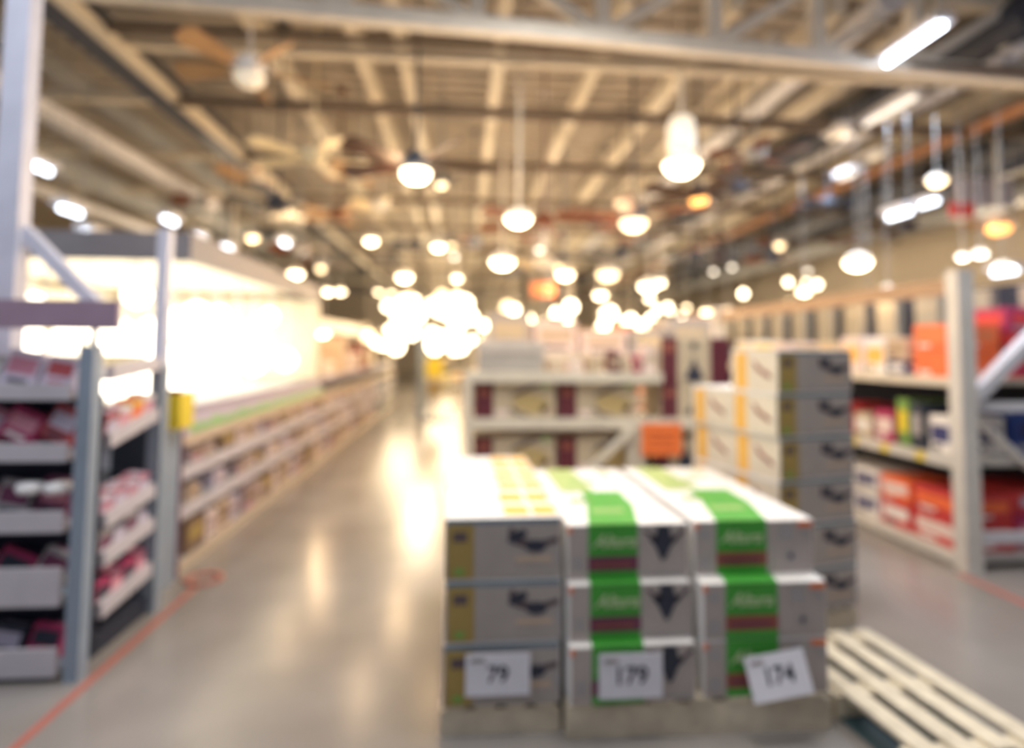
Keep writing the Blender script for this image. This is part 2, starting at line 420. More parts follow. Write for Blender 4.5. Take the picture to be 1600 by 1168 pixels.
# stack 1: 3 columns deep, 3 high
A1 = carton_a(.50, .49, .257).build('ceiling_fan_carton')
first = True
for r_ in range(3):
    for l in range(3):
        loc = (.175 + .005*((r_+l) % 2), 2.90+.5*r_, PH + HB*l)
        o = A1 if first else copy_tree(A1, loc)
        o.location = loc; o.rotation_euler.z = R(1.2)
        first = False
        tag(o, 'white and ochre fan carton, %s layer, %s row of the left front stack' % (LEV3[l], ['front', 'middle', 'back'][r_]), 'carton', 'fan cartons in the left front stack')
# stack 2 and 3: green
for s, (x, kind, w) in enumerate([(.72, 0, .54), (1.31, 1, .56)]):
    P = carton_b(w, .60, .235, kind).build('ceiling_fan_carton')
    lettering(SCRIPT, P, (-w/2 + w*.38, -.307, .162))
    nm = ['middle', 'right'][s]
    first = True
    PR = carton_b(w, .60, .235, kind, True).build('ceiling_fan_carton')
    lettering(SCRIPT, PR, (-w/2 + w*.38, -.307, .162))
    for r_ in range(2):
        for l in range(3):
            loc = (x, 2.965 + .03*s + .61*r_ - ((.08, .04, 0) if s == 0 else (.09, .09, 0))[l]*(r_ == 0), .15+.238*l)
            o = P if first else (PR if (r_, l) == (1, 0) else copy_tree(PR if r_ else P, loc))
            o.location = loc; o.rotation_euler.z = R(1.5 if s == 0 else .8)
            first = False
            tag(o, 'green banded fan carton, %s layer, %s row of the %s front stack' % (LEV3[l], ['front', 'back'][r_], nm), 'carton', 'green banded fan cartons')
# tall stack, turned 14 degrees
TA = R(14); tx, ty = 1.81, 3.40
ca, sa = math.cos(TA), math.sin(TA)
T = carton_a(.56, .40, .25).build('ceiling_fan_carton'); first = True
pallet(0, 1, 0, 1, PH, TA, 'wooden pallet under the tall stack of ochre banded cartons', 6)
pl = [o for o in COL.objects if o.name.startswith('pallet')][-1]
pl.scale = (.55, .82, 1)
pl.location = (tx + .28*ca - .41*sa, ty + .28*sa + .41*ca, 0)
for col in range(2):
    for l in range(6 - col):
        a, b = .28, .20 + .41*col
        jit = [.0, .008, -.006, .004, -.01, .0][l]
        loc = (tx + (a+jit)*ca - b*sa, ty + (a+jit)*sa + b*ca, PH + .252*l)
        o = T if first else copy_tree(T, loc)
        o.location = loc; o.rotation_euler.z = TA; first = False
        tag(o, 'ochre banded fan carton in the tall stack, %s column, %s from the floor' % (['front', 'rear'][col], nth(l)), 'carton', 'fan cartons in the tall stack')
# assorted boxes on top of the far side of the tall stack region come later

# price signs on the front cartons
def price_sign(text, x, y, z, w, h, label, tilt=0, lean=0):
    r = empty('price_sign', (x, y, z)); r.rotation_euler = (R(lean), R(tilt), 0); tag(r, label, 'price sign', 'white price signs on the front cartons')
    cd = MB().box(-w/2, w/2, -.002, .002, -h/2, h/2, mat('sign_white', (.80, .80, .88), .5)).build('card', r)
    lettering(text_mesh(text, h*.55, INK), cd, (0, -.0035, 0))
    MB().box(-w*.42, -w*.2, -.004, -.0025, h*.30, h*.40, GREYP).build('printed_line', cd)
price_sign('79', .16, 2.62, .265, .27, .17, 'white price sign reading 79 on the left front carton stack')
price_sign('179', .71, 2.565, .27, .27, .18, 'white price sign reading 179 on the middle green carton stack')
price_sign('174', 1.33, 2.53, .27, .26, .17, 'tilted white price sign on the right green carton stack', -8, -16)

# ------------------------------------------------------------------ middle rack behind the cartons
rk = empty('storage_rack', (0, 4.9, 0)); tag(rk, 'cream steel rack holding maroon cartons behind the front stacks', 'rack')
for x in (.04, 1.36, 1.44):
    top = 1.42 if x < .1 else 1.02
    MB().box(x-.03, x+.03, -.03, .03, 0, top, CREAM).build('post', rk)
for x in (.04, 2.3): MB().box(x-.03, x+.03, .75, .81, 0, 1.42, CREAM).build('post', rk)
for z, x1 in ((1.40, 1.62), (1.03, 2.3), (.60, 2.3)):
    MB().box(.07, x1, -.035, .035, z-.045, z+.035, CREAM).build('beam', rk)
    MB().box(.07, x1, .035, .78, z-.02, z+.03, CREAM).build('deck', rk)
MB().bar((.98, -.06, .64), (1.35, -.06, .98), .05, CREAM).build('brace', rk)
Cc = carton_c(.66, .5, .285); first = None
for lv, z in enumerate((.635, 1.066)):
    for i in range(2 if lv else 2):
        loc = (.42 + .68*i, 5.19, z)
        if first is None: o = first = Cc.build('fan_light_carton')
        else: o = copy_tree(first, loc)
        o.location = loc
        tag(o, 'maroon and cream carton with bowl light picture, %s on the %s rack shelf' % (['left', 'right'][i], ['lower', 'upper'][lv]), 'carton', 'maroon and cream cartons on the cream rack')
Dd = carton_d(.58, .5, .40).build('pendant_carton', loc=(1.915, 5.17, 1.326))
tag(Dd, 'large maroon edged carton with black pendant picture, atop another', 'carton')
o = carton_d(.58, .5, .255).build('pendant_carton', loc=(1.915, 5.17, 1.066)); tag(o, 'shorter maroon edged carton under the large pendant carton', 'carton')
o = carton_d(.58, .5, .34).build('pendant_carton', loc=(1.84, 5.17, .635)); tag(o, 'pendant carton behind the orange sign on the lower rack shelf', 'carton')
# top shelf goods
o = MB().cbox(0, .54, 0, .4, 0, .16, mat('grey_taupe_card', (.42, .38, .34), .6)).cbox(-.005, .545, -.005, .405, .16, .25, mat('pale_taupe_card', (.62, .55, .48), .6))
tag(o.build('lidded_carton', loc=(.12, 4.96, 1.433)), 'grey taupe lidded carton at the left of the rack top', 'carton')
goods = [(870, 26, .10, TANC, 'tan'), (900, 22, .09, PINKW, 'pale pink'), (928, 20, .13, KRAFT, 'brown kraft'), (962, 18, .17, MAROON, 'maroon'),
         (980, 14, .12, CRM, 'cream'), (996, 10, .14, CRIM, 'crimson'), (1016, 20, .22, PINKW, 'tall pale pink')]
for px, wpx, h, m, s in goods:
    p = at(px, 590, Y=5.0); w = wpx*5/950
    S = (w, .2, h); mb = MB().cbox(-w/2, w/2, -.1, .1, 0, h, m, .003); rect(mb, S, 'F', .2, .8, .3, .7, CRM if m != CRM else TANC)
    tag(mb.build('small_carton', loc=(p.x, 5.1, 1.433)), s + ' small carton on top of the cream rack', 'carton', 'small cartons on the rack top')
o = empty('notice_sign', (1.60, 4.845, .90)); tag(o, 'orange notice sign hanging on the cream rack beam', 'sign')
MB().box(-.165, .165, -.004, .004, -.125, .13, mat('orange_sign', (.95, .22, .05), .5)).build('card', o)
for z, w in ((.05, .24), (-.0, .2), (-.06, .22)): MB().box(-w/2, w/2, -.006, -.0045, z-.008, z+.008, mat('dull_red_ink', (.55, .10, .03), .5)).build('printed_line', o)

# ------------------------------------------------------------------ left: open rack upright, end display, side shelves
o = empty('pallet_rack_upright', (-2.50, 3.52, 0)); tag(o, 'tall pale lilac rack upright at the left edge of the view', 'rack upright')
LILS = mat('lilac_grey_steel', (.62, .64, .76), .45)
MB().box(-.055, .075, -.05, .05, 0, ZD-.01, LILS).build('post', o)
MB().bar((.06, .03, 2.25), (.50, .03, 1.80), .07, LILS).build('brace', o)
MB().box(-1.6, -.055, -.04, .04, 2.02, 2.14, DARK).build('beam', o)
ed = empty('end_display', (-1.9, 3.2, 0)); tag(ed, 'end-of-aisle display with pale deep shelf lips at the left', 'display shelf')
MB().box(-.0, .07, -.02, .06, 0, 1.62, BLUEG).build('post', ed, )
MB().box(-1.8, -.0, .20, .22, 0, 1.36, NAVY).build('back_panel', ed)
lips = [(1.46, 1.35), (1.17, 1.05), (.84, .71), (.57, .36), (.19, .03)]
def pkg(w, d, h, m1, m2, m3):
    S = (w, d, h); mb = MB().cbox(-w/2, w/2, -d/2, d/2, 0, h, m1, .004)
    rect(mb, S, 'F', .1, .9, .35, .8, m2); rect(mb, S, 'F', .2, .8, .1, .22, m3, 1); rect(mb, S, 'T', .1, .9, .2, .8, m2)
    return mb
PINK2 = mat('dusty_pink_card', (.50, .20, .27), .6); BRICK = mat('brick_red_card', (.42, .07, .08), .6)
cols = [(LILAC, BRICK, PINK2, 'lilac and brick red'), (PINK2, LILAC, CRIM, 'dusty pink'), (BRICK, LILAC, INK, 'brick red'), (LILAC, PINK2, INK, 'lilac'),
        (WHITE, PINK, RED, 'white and pink'), (CRIM, PINK, WHITE, 'crimson'), (GREYP, WHITE, RED, 'grey')]
dcols = [(CRIM, INK, PINK, 'dark crimson'), (INK, LILAC, CRIM, 'black and lilac'), (PURP, PINK, INK, 'plum'), (GREYP, PURP, INK, 'grey and plum')]
LVN = ['top', 'second', 'third', 'fourth', 'bottom']
for k, (zt, zb) in enumerate(lips):
    MB().box(-1.8, -.035, -.02, .0, zb, zt-.03, LIP).build('shelf_lip', ed)
    MB().box(-1.8, -.035, .0, .20, zb, zb+.03, LIP if k < 3 else BLUEG).build('shelf', ed)
    for i in range(5):
        c = cols[(i*3+k*2) % 7] if k < 2 else dcols[(i+k) % 4]
        w = .15+.02*((i*7+k*3) % 3); hh = (.16 + .015*((i*5+k) % 3)) if k < 3 else .15
        x = -2.06 - .19*i
        o = pkg(w, .09, hh, *c[:3]).build('product_packet', loc=(x, 3.30, zb+.03))
        o.rotation_euler = (R(-14), R(10 if k % 2 == 0 else 24), 0); o.location.z += .055 if k % 2 else .02
        tag(o, '%s packet, %s from the blue-grey post on the %s display shelf' % (c[3], nth(i), LVN[k]), 'packet', 'packets on the end display')
p = at(60, 768, Y=3.25)
for i, dx in enumerate((-.03, .10)):
    o = MB().lathe([(.01, 0), (.05, .005), (.062, .03), (.055, .05), (.02, .058)], WHITEG, 16).build('white_dish', loc=(p.x+dx, 3.235, .885+.0))
    tag(o, ['left', 'right'][i] + ' shiny white dish lying at the front of the third display shelf', 'dish', 'white dishes on the end display')
o = empty('header_board', (-2.35, 3.2, 1.70)); tag(o, 'purple-grey header board with maroon left end above the end display', 'sign board')
MB().box(-.22, .62, -.015, .015, .0, .145, mat('mauve_board', (.34, .24, .32), .6)).build('board', o)
MB().box(-.9, -.22, -.015, .015, .0, .145, mat('maroon_board', (.14, .03, .05), .6)).build('board_end', o)
MB().box(-.2, -.17, .0, .03, -.25, 0, BLUEG).build('bracket', o); MB().box(.49, .51, .0, .03, -.34, 0, BLUEG).build('bracket', o)
# side shelves between the two posts
sd = empty('side_display', (-1.9, 3.6, 0)); tag(sd, 'sloping side shelves with pink packets between two blue-grey posts', 'display shelf')
MB().box(-.04, .04, .36, .44, 0, 1.5, BLUEG).box(-.035, .035, .365, .435, 1.5, 2.36, LILS).build('post', sd)
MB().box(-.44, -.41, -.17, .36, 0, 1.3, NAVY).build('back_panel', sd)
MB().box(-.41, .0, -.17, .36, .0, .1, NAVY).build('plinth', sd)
sides = [(1.50, 1.55), (1.13, 1.24), (.72, .78), (.52, .58), (.26, .31)]
for k, (z0, z1) in enumerate(sides):
    s = MB(); M = Matrix.Rotation(math.atan2(z1-z0, .6), 4, 'X')
    s.box(-.01, .03, -.17, .34, -.08, .0, LIP, Matrix.Translation((0, 0, (z0+z1)/2)) @ M)
    s.box(-.41, -.01, -.17, .34, -.08, -.06, LIP, Matrix.Translation((0, 0, (z0+z1)/2)) @ M)
    s.build('tilted_shelf', sd)
    if k == 0: continue
    for i in range(4):
        c = (cols if k < 3 else dcols)[(i*2+k) % 4 + (0 if k >= 3 else 1)] if not (k == 1 and i == 2) else (ORANGEY, ORANGE, WHITE, 'orange')
        z = z0 + (z1-z0)*(.32+.21*i) - .05
        o = pkg(.12, .11, .15 if k != 2 else .13, *c[:3]).build('product_packet', loc=(-1.965, 3.49+.125*i, z+.0))
        o.rotation_euler = (math.atan2(z1-z0, .6), 0, R(90))
        tag(o, '%s packet on the %s sloping side shelf, %s from the camera' % (c[3], ['top', 'upper', 'middle', 'lower', 'lowest'][k], nth(i)), 'packet', 'packets on the sloping side shelves')

# end panel of the lighting run and its yellow tag
o = empty('gondola_end', (-2.0, 4.5, 0)); tag(o, 'dark blue-grey end panel at the near end of the lighting shelves', 'shelf end panel')
MB().box(-.25, .02, -.28, .0, 0, 1.22, BLUEG).build('panel', o); MB().box(-.27, -.05, -.32, -.285, 0, 1.1, DARK).build('edge_strip', o)
MB().box(.0, .03, .0, .03, 0, 1.15, mat('dull_plum_edge', (.20, .10, .13), .6)).build('corner_trim', o)
o = empty('shelf_tag', (-1.955, 4.40, 1.19)); tag(o, 'yellow shelf tag standing at the near end of the lighting shelves', 'shelf tag')
MB().box(-.07, .09, -.19, -.17, -.12, .12, YELLOW).box(.075, .09, -.17, .02, -.12, .12, YELLOW).build('card', o)
MB().box(-.07, .09, -.195, -.165, .12, .145, BROWNP).build('clip', o)

# ------------------------------------------------------------------ lighting gallery on the left
LS = empty('lighting_shelf', (-2.0, 4.55, 0)); tag(LS, 'long low shelving with white lips running along the left aisle', 'shelving')
Lg = 13.5
MB().box(-.75, -.70, .0, Lg, 0, 1.14, NAVY).build('back_panel', LS)  # near-black panel paints the shade in gaps between the boxes
for z0, z1, m, d in ((1.12, 1.18, mat('plum_grey_edge', (.36, .31, .40), .5), .0), (.90, .97, mat('tan_lip', (.62, .50, .38), .6), .012), (.66, .75, LIP, .012), (.38, .46, LIP, .012), (.0, .07, mat('beige_kick', (.55, .46, .36), .6), 0)):
    MB().box(-.70, -.02, .0, Lg, z1-.03, z1, GREYM).box(-.02, .0+d, .0, Lg, z0, z1, m).build('shelf', LS)
MB().box(-.0, .012, .0, 4.2, .975, 1.12, LILAC).build('printed_strip', LS)
gm = MB()
pts = []
for i in range(22):
    y = .1+i*.19; h = .05+.03*((i*7) % 3)/2
    gm.poly([(.016, y, .985), (.016, y+.19, .985), (.016, y+.19, 1.03+.02*((i*5+1) % 3)), (.016, y, .99+h)], GRN2)
gm.build('green_print', LS)
for i in range(5): MB().box(-.70, -.30, .05+i*3.3, .08+i*3.3, .07, 1.12, PALE).build('divider', LS)
MAUVE = mat('dusty_mauve_card', (.42, .32, .34), .7); DKRAFT = mat('dark_kraft', (.22, .14, .09), .8)
lcols = [(MAUVE, DKRAFT, CRIM, 'mauve and brown'), (LILAC, MAUVE, INK, 'lilac'), (TANC, DKRAFT, INK2, 'tan and brown'), (PINKW, MAUVE, INK, 'pale pink'), (DKRAFT, OCHRE, INK2, 'dark brown'), (KRAFT, MAUVE, INK2, 'kraft brown')]
for k, (z, hh) in enumerate(((.75, .13), (.46, .13), (.07, .24))):
    y = 4.78; i = 0
    while y < 15.0 and i < 30:
        w = (.26, .20, .32, .17)[(i*3+k) % 4] * (1.0 if y < 9 else 1.25)
        gap = .14 if (i*5+k) % 4 == 1 else .03
        if k == 1 and i in (0, 1): gap = .25
        c = lcols[(i*5+k*2) % 6]
        o = pkg(w, .22, hh - .02*((i+k) % 2), *c[:3]).build('boxed_product', loc=(-2.14, y+w/2, z)); o.rotation_euler.z = R(90)
        tag(o, '%s box, %s along the %s left shelf' % (c[3], nth(i), ['upper', 'middle', 'lowest'][k]), 'box', 'boxes on the low left shelving')
        y += w + gap; i += 1

GAL = empty('lighting_gallery', (-2.05, 4.7, 0)); tag(GAL, 'brightly lit lamp gallery with white frame over the left shelving', 'display booth')
HDRM = mat('grey_header', (.24, .23, .25), .6)
GWALL = mat('gallery_white', (.80, .75, .62), .6)
MB().box(-2.75, -2.70, .0, 4.1, .0, 2.28, GWALL).build('back_wall', GAL)
MB().box(-2.70, -.80, 4.05, 4.1, 0, 2.28, GWALL).box(-.80, 0, 4.05, 4.1, 1.19, 2.28, GWALL).build('end_wall', GAL)
MB().box(-.04, .0, .0, 4.1, 2.26, 2.47, HDRM).build('header', GAL)
MB().box(-2.75, -.04, .0, .04, 2.26, 2.47, HDRM).build('header', GAL)
MB().box(-2.75, -.04, .04, 4.1, 2.36, 2.40, GWALL).build('canopy', GAL)
MB().box(-.09, .0, 3.96, 4.05, 1.19, 2.28, GWALL).build('post', GAL)
MB().box(-2.70, -.86, .0, .05, 0, 1.0, GWALL).build('low_wall', GAL)
MB().box(-2.70, -.80, .05, 4.0, 1.0, 1.04, WHITE).build('shelf', GAL)
MB().box(-2.70, -1.9, .3, 4.0, 1.55, 1.58, WHITE).build('shelf', GAL)
g_i = 0
def gal_lamp(x, y, z, r, kind):
    global g_i
    o = empty('display_lamp', (x, y, z))
    if kind == 0:                                 # pendant globe under the canopy
        MB().tube((0, 0, r), (0, 0, 2.355-z), .008, WHITEG, 6).build('cord', o)
        MB().lathe([(.01, -r), (r*.6, -r*.8), (r*.95, -r*.3), (r, 0), (r*.9, r*.45), (r*.5, r*.85), (.02, r)], GGAL, 16).build('globe', o)
        s = 'white globe pendant'
    elif kind == 1:
        MB().tube((0, 0, r*.6), (0, 0, 2.355-z), .008, WHITEG, 6).build('cord', o)
        MB().lathe([(r, -r*.55), (r*.95, -r*.2), (r*.55, r*.4), (.03, r*.65)], GGAL, 16).build('shade', o)
        s = 'cone shade pendant'
    else:                                         # standing on a shelf
        MB().lathe([(r*.5, 0), (r*.45, .02), (.015, .03), (.015, r*1.0), (.01, r*1.1)], WHITEG, 14).build('base', o)
        MB().lathe([(r*.9, r*1.0), (r*.8, r*1.5), (r*.5, r*2.2), (.02, r*2.25)], GGAL, 16).build('shade', o)
        s = 'table lamp with glowing shade'
    tag(o, '%s in the lit gallery, %s from its near end' % (s, nth(g_i)), 'lamp', 'lamps shown in the lit gallery'); g_i += 1
spots = []
for row, (x, zs) in enumerate(((-2.45, (2.02, 1.98)), (-3.2, (1.95, 1.9)), (-4.1, (2.0, 1.85)))):
    for i in range(7):
        spots.append((x + .1*((i*3) % 3 - 1), 4.95+.54*i+.12*row, zs[i % 2] - .12*((i*5+row) % 3), .105+.02*((i+row) % 3), (i+row) % 2))
for row, (x, zz) in enumerate(((-2.3, 1.55), (-2.75, 1.62), (-4.0, 1.75))):
    for i in range(6): spots.append((x, 5.12+.6*i+.1*row, zz-.1*(i % 2), .13, (i+1) % 2))
for i in range(7): spots.append((-2.98, 5.0+.5*i, 1.04, .12+.01*(i % 3), 2))
for i in range(7): spots.append((-3.55, 5.2+.5*i, 1.04, .13, 2))
for i in range(7): spots.append((-4.45, 5.15+.5*i, 1.58, .12, 2))
spots.sort(key=lambda s: s[1])
for s in spots: gal_lamp(*s)
for x, y in ((-3.2, 5.6), (-3.2, 7.0), (-3.2, 8.2)):
    l = bpy.data.lights.new('gallery_bulb', 'POINT'); l.energy = 6; l.color = (1, .86, .66); l.shadow_soft_size = .12
    o = bpy.data.objects.new('gallery_bulb', l); COL.objects.link(o); o.location = (x, y, 1.75)

# goods beyond the gallery on the left run
far_left = [(-2.3, 9.3, .5, .25, DIMW, 'cream'), (-2.3, 9.9, .45, .2, WHITE, 'white'), (-2.3, 11.0, .4, .62, TANC, 'tan'), (-2.3, 12.2, .5, .35, PINKW, 'pale pink'),
            (-2.3, 13.3, .5, .5, BROWNP, 'brown'), (-2.3, 14.4, .5, .4, CRM, 'pale cream')]
for i, (x, y, w, h, m, s) in enumerate(far_left):
    o = pkg(w, .4, h, m, CRM, TANC).build('stacked_box', loc=(x, y, 1.18)); o.rotation_euler.z = R(90)
    tag(o, '%s box on top of the left run beyond the lamp gallery' % s, 'box', 'boxes on top of the left run')
o = empty('upper_display', (-2.85, 11.5, 0)); tag(o, 'pale rack with header board beyond the lamp gallery', 'rack')
MB().box(-.03, .03, -2.3, -2.24, 0, 2.2, CREAM).build('post', o); MB().box(-.03, .03, 6, 6.06, 0, 2.2, CREAM).build('post', o)
MB().box(-.05, .05, -2.2, 6, 1.95, 2.2, CREAM).build('header', o)
MB().box(-.9, -.85, -2.2, 6, 0, 2.0, mat('pale_tan_panel', (.66, .54, .42), .7)).build('back_panel', o)
MB().box(-.06, -.0+.06, -2.2, -1.9, 1.95, 2.22, SALMON).build('board_end', o)

# ------------------------------------------------------------------ right rack
rr = empty('storage_rack', (3.75, 4.35, 0)); tag(rr, 'heavy pale steel rack with crossed end braces on the right', 'rack')
OFFW = mat('off_white_steel', (.66, .64, .60), .5)
MB().box(-.04, .09, -.06, .06, 0, 2.25, OFFW).build('post', rr)
MB().box(1.15, 1.30, -.06, .06, 0, 2.25, OFFW).build('post', rr)
MB().bar((.10, 0, 1.28), (1.15, 0, 2.25), .09, PALE).build('brace', rr)
MB().bar((.10, .03, 1.16), (1.15, .03, .25), .05, OFFW).build('brace', rr)
MB().box(.10, 1.15, -.02, .03, 1.18, 1.25, PALE).build('brace', rr)
MB().box(.10, 1.15, -.02, .03, .20, .28, PALE).build('brace', rr)
for y in (4.4, 7.6): MB().box(-.06, .08, y-.05, y+.05, 0, 2.25, OFFW).build('post', rr)
for z0, z1, m in ((1.36, 1.43, CREAM), (.74, .82, OFFW), (.02, .10, OFFW)):
    MB().box(-.02, .03, .06, 7.6, z0, z1, m).build('beam', rr)
    MB().box(.03, 1.2, .06, 7.6, z0+.02, z1-.01, m).build('deck', rr)
for i in range(5): MB().box(-.024, -.021, .35+i*.42, .45+i*.42, .745, .815, YELLOW).build('price_tag', rr)
MB().box(.0, .08, .06, 7.6, 2.08, 2.20, mat('brown_header', (.40, .26, .16), .6)).build('header', rr)
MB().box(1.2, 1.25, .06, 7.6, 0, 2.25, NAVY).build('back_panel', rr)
for i in range(11): MB().box(1.12, 1.2, .3+i*.62, .62+i*.62, 1.75, 2.22, mat('olive_grey_panel', (.33, .30, .24), .7)).build('slat_panel', rr)
# goods, placed against the rack's front (x = 3.8): (y, width along aisle, h, z, mats, colour)
def rgood(y, w, h, z, c, label, dx=0, name='carton', d=.45):
    S = (w, d, h); mb = MB().cbox(-w/2, w/2, -d/2, d/2, 0, h, c[0], .005)
    rect(mb, S, 'F', .08, .92, .3, .75, c[1]); rect(mb, S, 'F', .15, .5, .08, .22, c[2])
    rect(mb, S, 'R', .1, .9, .35, .75, c[1]); rect(mb, S, 'R', .1, .6, .12, .24, c[2])
    o = mb.build(name, loc=(3.82+d/2+dx, y, z)); o.rotation_euler.z = R(-90)
    return tag(o, label, 'carton', 'cartons on the right rack')
def col_goods(lst, z, where):
    for i, (y, w, h, c, s) in enumerate(lst):
        rgood(y, w, h, z, c, '%s carton, %s along the %s' % (s, nth(i), where))
col_goods([(4.72, .36, .22, (ORANGE, ORANGE, WHITE), 'orange'), (5.12, .22, .12, (NBLUE, WHITE, INK), 'navy'), (5.40, .28, .32, (WHITE, ORANGEY, OCHRE), 'white and orange-yellow'),
           (5.75, .3, .34, (PINKW, ORANGEY, OCHRE), 'pale pink'), (6.15, .34, .3, (CRM, ORANGEY, GRN2), 'cream'), (6.6, .4, .25, (OCHRE, CRM, INK), 'ochre'),
           (7.1, .4, .3, (PINKW, TANC, INK), 'light pink'), (7.6, .4, .27, (YELLOW, CRM, INK), 'yellow'), (8.1, .4, .33, (WHITE, YELLOW, INK), 'white and yellow')], 1.425, 'upper shelf of the right rack')
rgood(4.72, .36, .2, 1.65, (ORANGE, SALMON, WHITE), 'orange carton lying on top of another orange carton')
rgood(5.12, .26, .2, 1.55, (TANC, KRAFT, INK), 'tan carton stacked on the navy carton')
rgood(4.78, .50, .36, 1.425, (RED, INK2, CRIM), 'deep red carton seen behind the rack post', .50, d=.55)
rgood(4.78, .50, .20, .0+1.79, (CRIM, RED, GREYP), 'crimson carton on top of the deep red carton', .50, d=.55)
col_goods([(4.64, .22, .30, (WHITE, NBLUE, INK), 'white and navy'), (4.90, .12, .38, (DARK, GREYP, INK), 'black'), (5.06, .13, .40, (DGREEN, YELLOW, INK), 'slim green-yellow'),
           (5.30, .24, .28, (CRIM, PINKW, WHITE), 'crimson and pink'), (5.60, .24, .22, (CRM, WHITE, INK), 'low cream'), (5.9, .25, .3, (RED, PINK, INK), 'red and pink'), (6.3, .3, .3, (NBLUE, WHITE, RED), 'dark navy')],
          .815, 'middle shelf of the right rack')
rgood(4.80, .55, .36, .815, (BLUE, NBLUE, GREYP), 'royal blue carton behind the rack post on the middle shelf', .50, d=.55)
col_goods([(4.72, .50, .22, (RED, PINKW, WHITE), 'red striped'), (5.18, .36, .22, (RED, WHITE, INK), 'red and white'), (5.58, .34, .2, (WHITE, NBLUE, INK), 'white and navy'),
           (5.98, .34, .2, (LILAC, NBLUE, WHITE), 'lilac and navy'), (6.4, .4, .2, (WHITE, RED, INK), 'white and red')], .095, 'bottom shelf of the right rack')
for y, w, c, s in ((4.72, .48, (RED, ORANGE, WHITE), 'bright red'), (5.18, .36, (ORANGE, PINKW, WHITE), 'orange-red'), (5.58, .34, (WHITE, NBLUE, GREYP), 'white with navy band'), (5.98, .34, (WHITE, NBLUE, INK), 'pale navy banded')):
    rgood(y, w, .2, .32, c, '%s carton, upper one of the bottom shelf pile' % s)
rgood(4.80, .55, .26, .095, (CRIM, PINK, LILAC), 'crimson and pink carton low behind the rack post', .50, d=.55)
rgood(4.80, .55, .18, .36, (RED, LILAC, CRIM), 'red and lilac carton atop the low crimson one', .50, d=.55)

# red lines on the floor
o = MB().box(-1.80, -1.76, 2.0, 4.35, .0, .003, REDT).build('floor_tape'); tag(o, 'red tape line on the floor along the left display', 'tape')
o = MB().box(3.62, 3.68, -.5, 4.3, .0, .003, REDT).build('floor_tape'); o.rotation_euler.z = R(0)
tag(o, 'red tape line on the floor before the right rack', 'tape')
p = at(318, 905, Z=0)
o = MB().lathe([(.09, 0), (.13, 0), (.13, .012), (.09, .012), (.09, 0)], REDT, 24, cap=False).build('floor_ring', loc=(p.x, p.y, .001)); tag(o, 'orange-red ring marker lying on the aisle floor', 'floor marker')

# ------------------------------------------------------------------ racks further back
def far_rack(x0, x1, y, h, label, short, seed, m=CREAM, d=.8, levels=3):
    rnd = random.Random(seed)
    r = empty('far_rack', (x0, y, 0)); tag(r, label, 'rack', 'racks further back in the store')
    L = x1-x0
    for x in (0, L):
        for yy in (0, d): MB().box(x-.04, x+.04, yy-.03, yy+.03, 0, h, m).build('post', r)
    for k in range(levels):
        z = .1 + k*(h-.35)/(levels-1) if levels > 1 else h-.4
        MB().box(0, L, 0, .05, z, z+.07, m).build('beam', r); MB().box(0, L, .05, d, z+.02, z+.06, m).build('deck', r)
        x = .1; i = 0
        while x < L-.4:
            w = rnd.uniform(.3, .6); hh = rnd.uniform(.25, min(.5, (h-.5)/max(1, levels-1)-.1))
            c = rnd.choice([(CRM, MAROON, INK, 'cream and maroon'), (WHITE, ORANGEY, INK, 'white and amber'), (PINKW, TANC, INK2, 'pale pink'), (TANC, WHITE, INK, 'tan'), (SALMON, CRM, INK, 'orange'), (YELLOW, WHITE, INK, 'yellow'), (GREYP, CRM, INK2, 'grey'), (KRAFT, CRM, INK, 'kraft brown')])
            if x+w < L:
                o = pkg(w, .5, hh, *c[:3]).build('boxed_product', loc=(x0+x+w/2, y+.3, z+.072))
                tag(o, '%s box, %s on the %s level of %s' % (c[3], nth(i), ['bottom', 'middle', 'top'][k], short), 'box', 'boxes on the far racks'); i += 1
            x += w+.06
far_rack(.2, 3.2, 7.4, 1.75, 'far cream rack behind the maroon cartons, centre of the floor', 'the nearest centre rack', 3)
far_rack(.35, 3.2, 10.6, 1.85, 'far second rack beyond the centre rack', 'the second centre rack', 4)
far_rack(.3, 3.4, 14.5, 1.9, 'far third rack deep in the centre', 'the third centre rack', 5)
far_rack(-5.6, -2.4, 19.5, 2.1, 'far left rack closing the aisle side', 'the far left rack', 6)
far_rack(6.0, 11.0, 13.0, 2.4, 'far right rack beyond the heavy pale rack', 'the far right rack', 8)
far_rack(-1.5, .2, 26, 2.0, 'far end rack at the bottom of the aisle', 'the aisle end rack', 9)
# column and yellow sign down the aisle
p = at(661, 600, Y=14)
o = MB().box(-.09, .09, -.09, .09, 0, 2.1, BLUEG).build('support_column', loc=(p.x-.05, 14.4, 0)); tag(o, 'grey-blue support column far down the aisle', 'column')
o = empty('aisle_sign', (p.x+.25, 14, 0)); tag(o, 'yellow sign on a stand far down the aisle', 'sign')
MB().tube((0, 0, 0), (0, 0, 1.0), .03, DARK, 8).build('stand', o); MB().box(-.19, .19, -.02, .02, .95, 1.4, YELLOW).build('board', o); MB().box(-.15, .15, -.02, .02, .55, .85, OCHRE).build('lower_board', o)
MB().lathe([(.2, 0), (.2, .03), (.03, .05)], DARK, 16).build('base', o)
p = at(868, 530, Y=10.1)
o = empty('lit_sign', (p.x, 10.1, p.z)); tag(o, 'square glowing white light box above the centre racks', 'light box')
MB().box(-.21, .21, -.05, .05, -.24, .24, PALE).build('frame', o); MB().box(-.19, .19, -.055, -.051, -.22, .22, GN).build('diffuser', o)
for s in (-.15, .15): MB().tube((s, 0, .24), (s, 0, ZD-p.z), .008, PALE, 6).build('hanger', o)
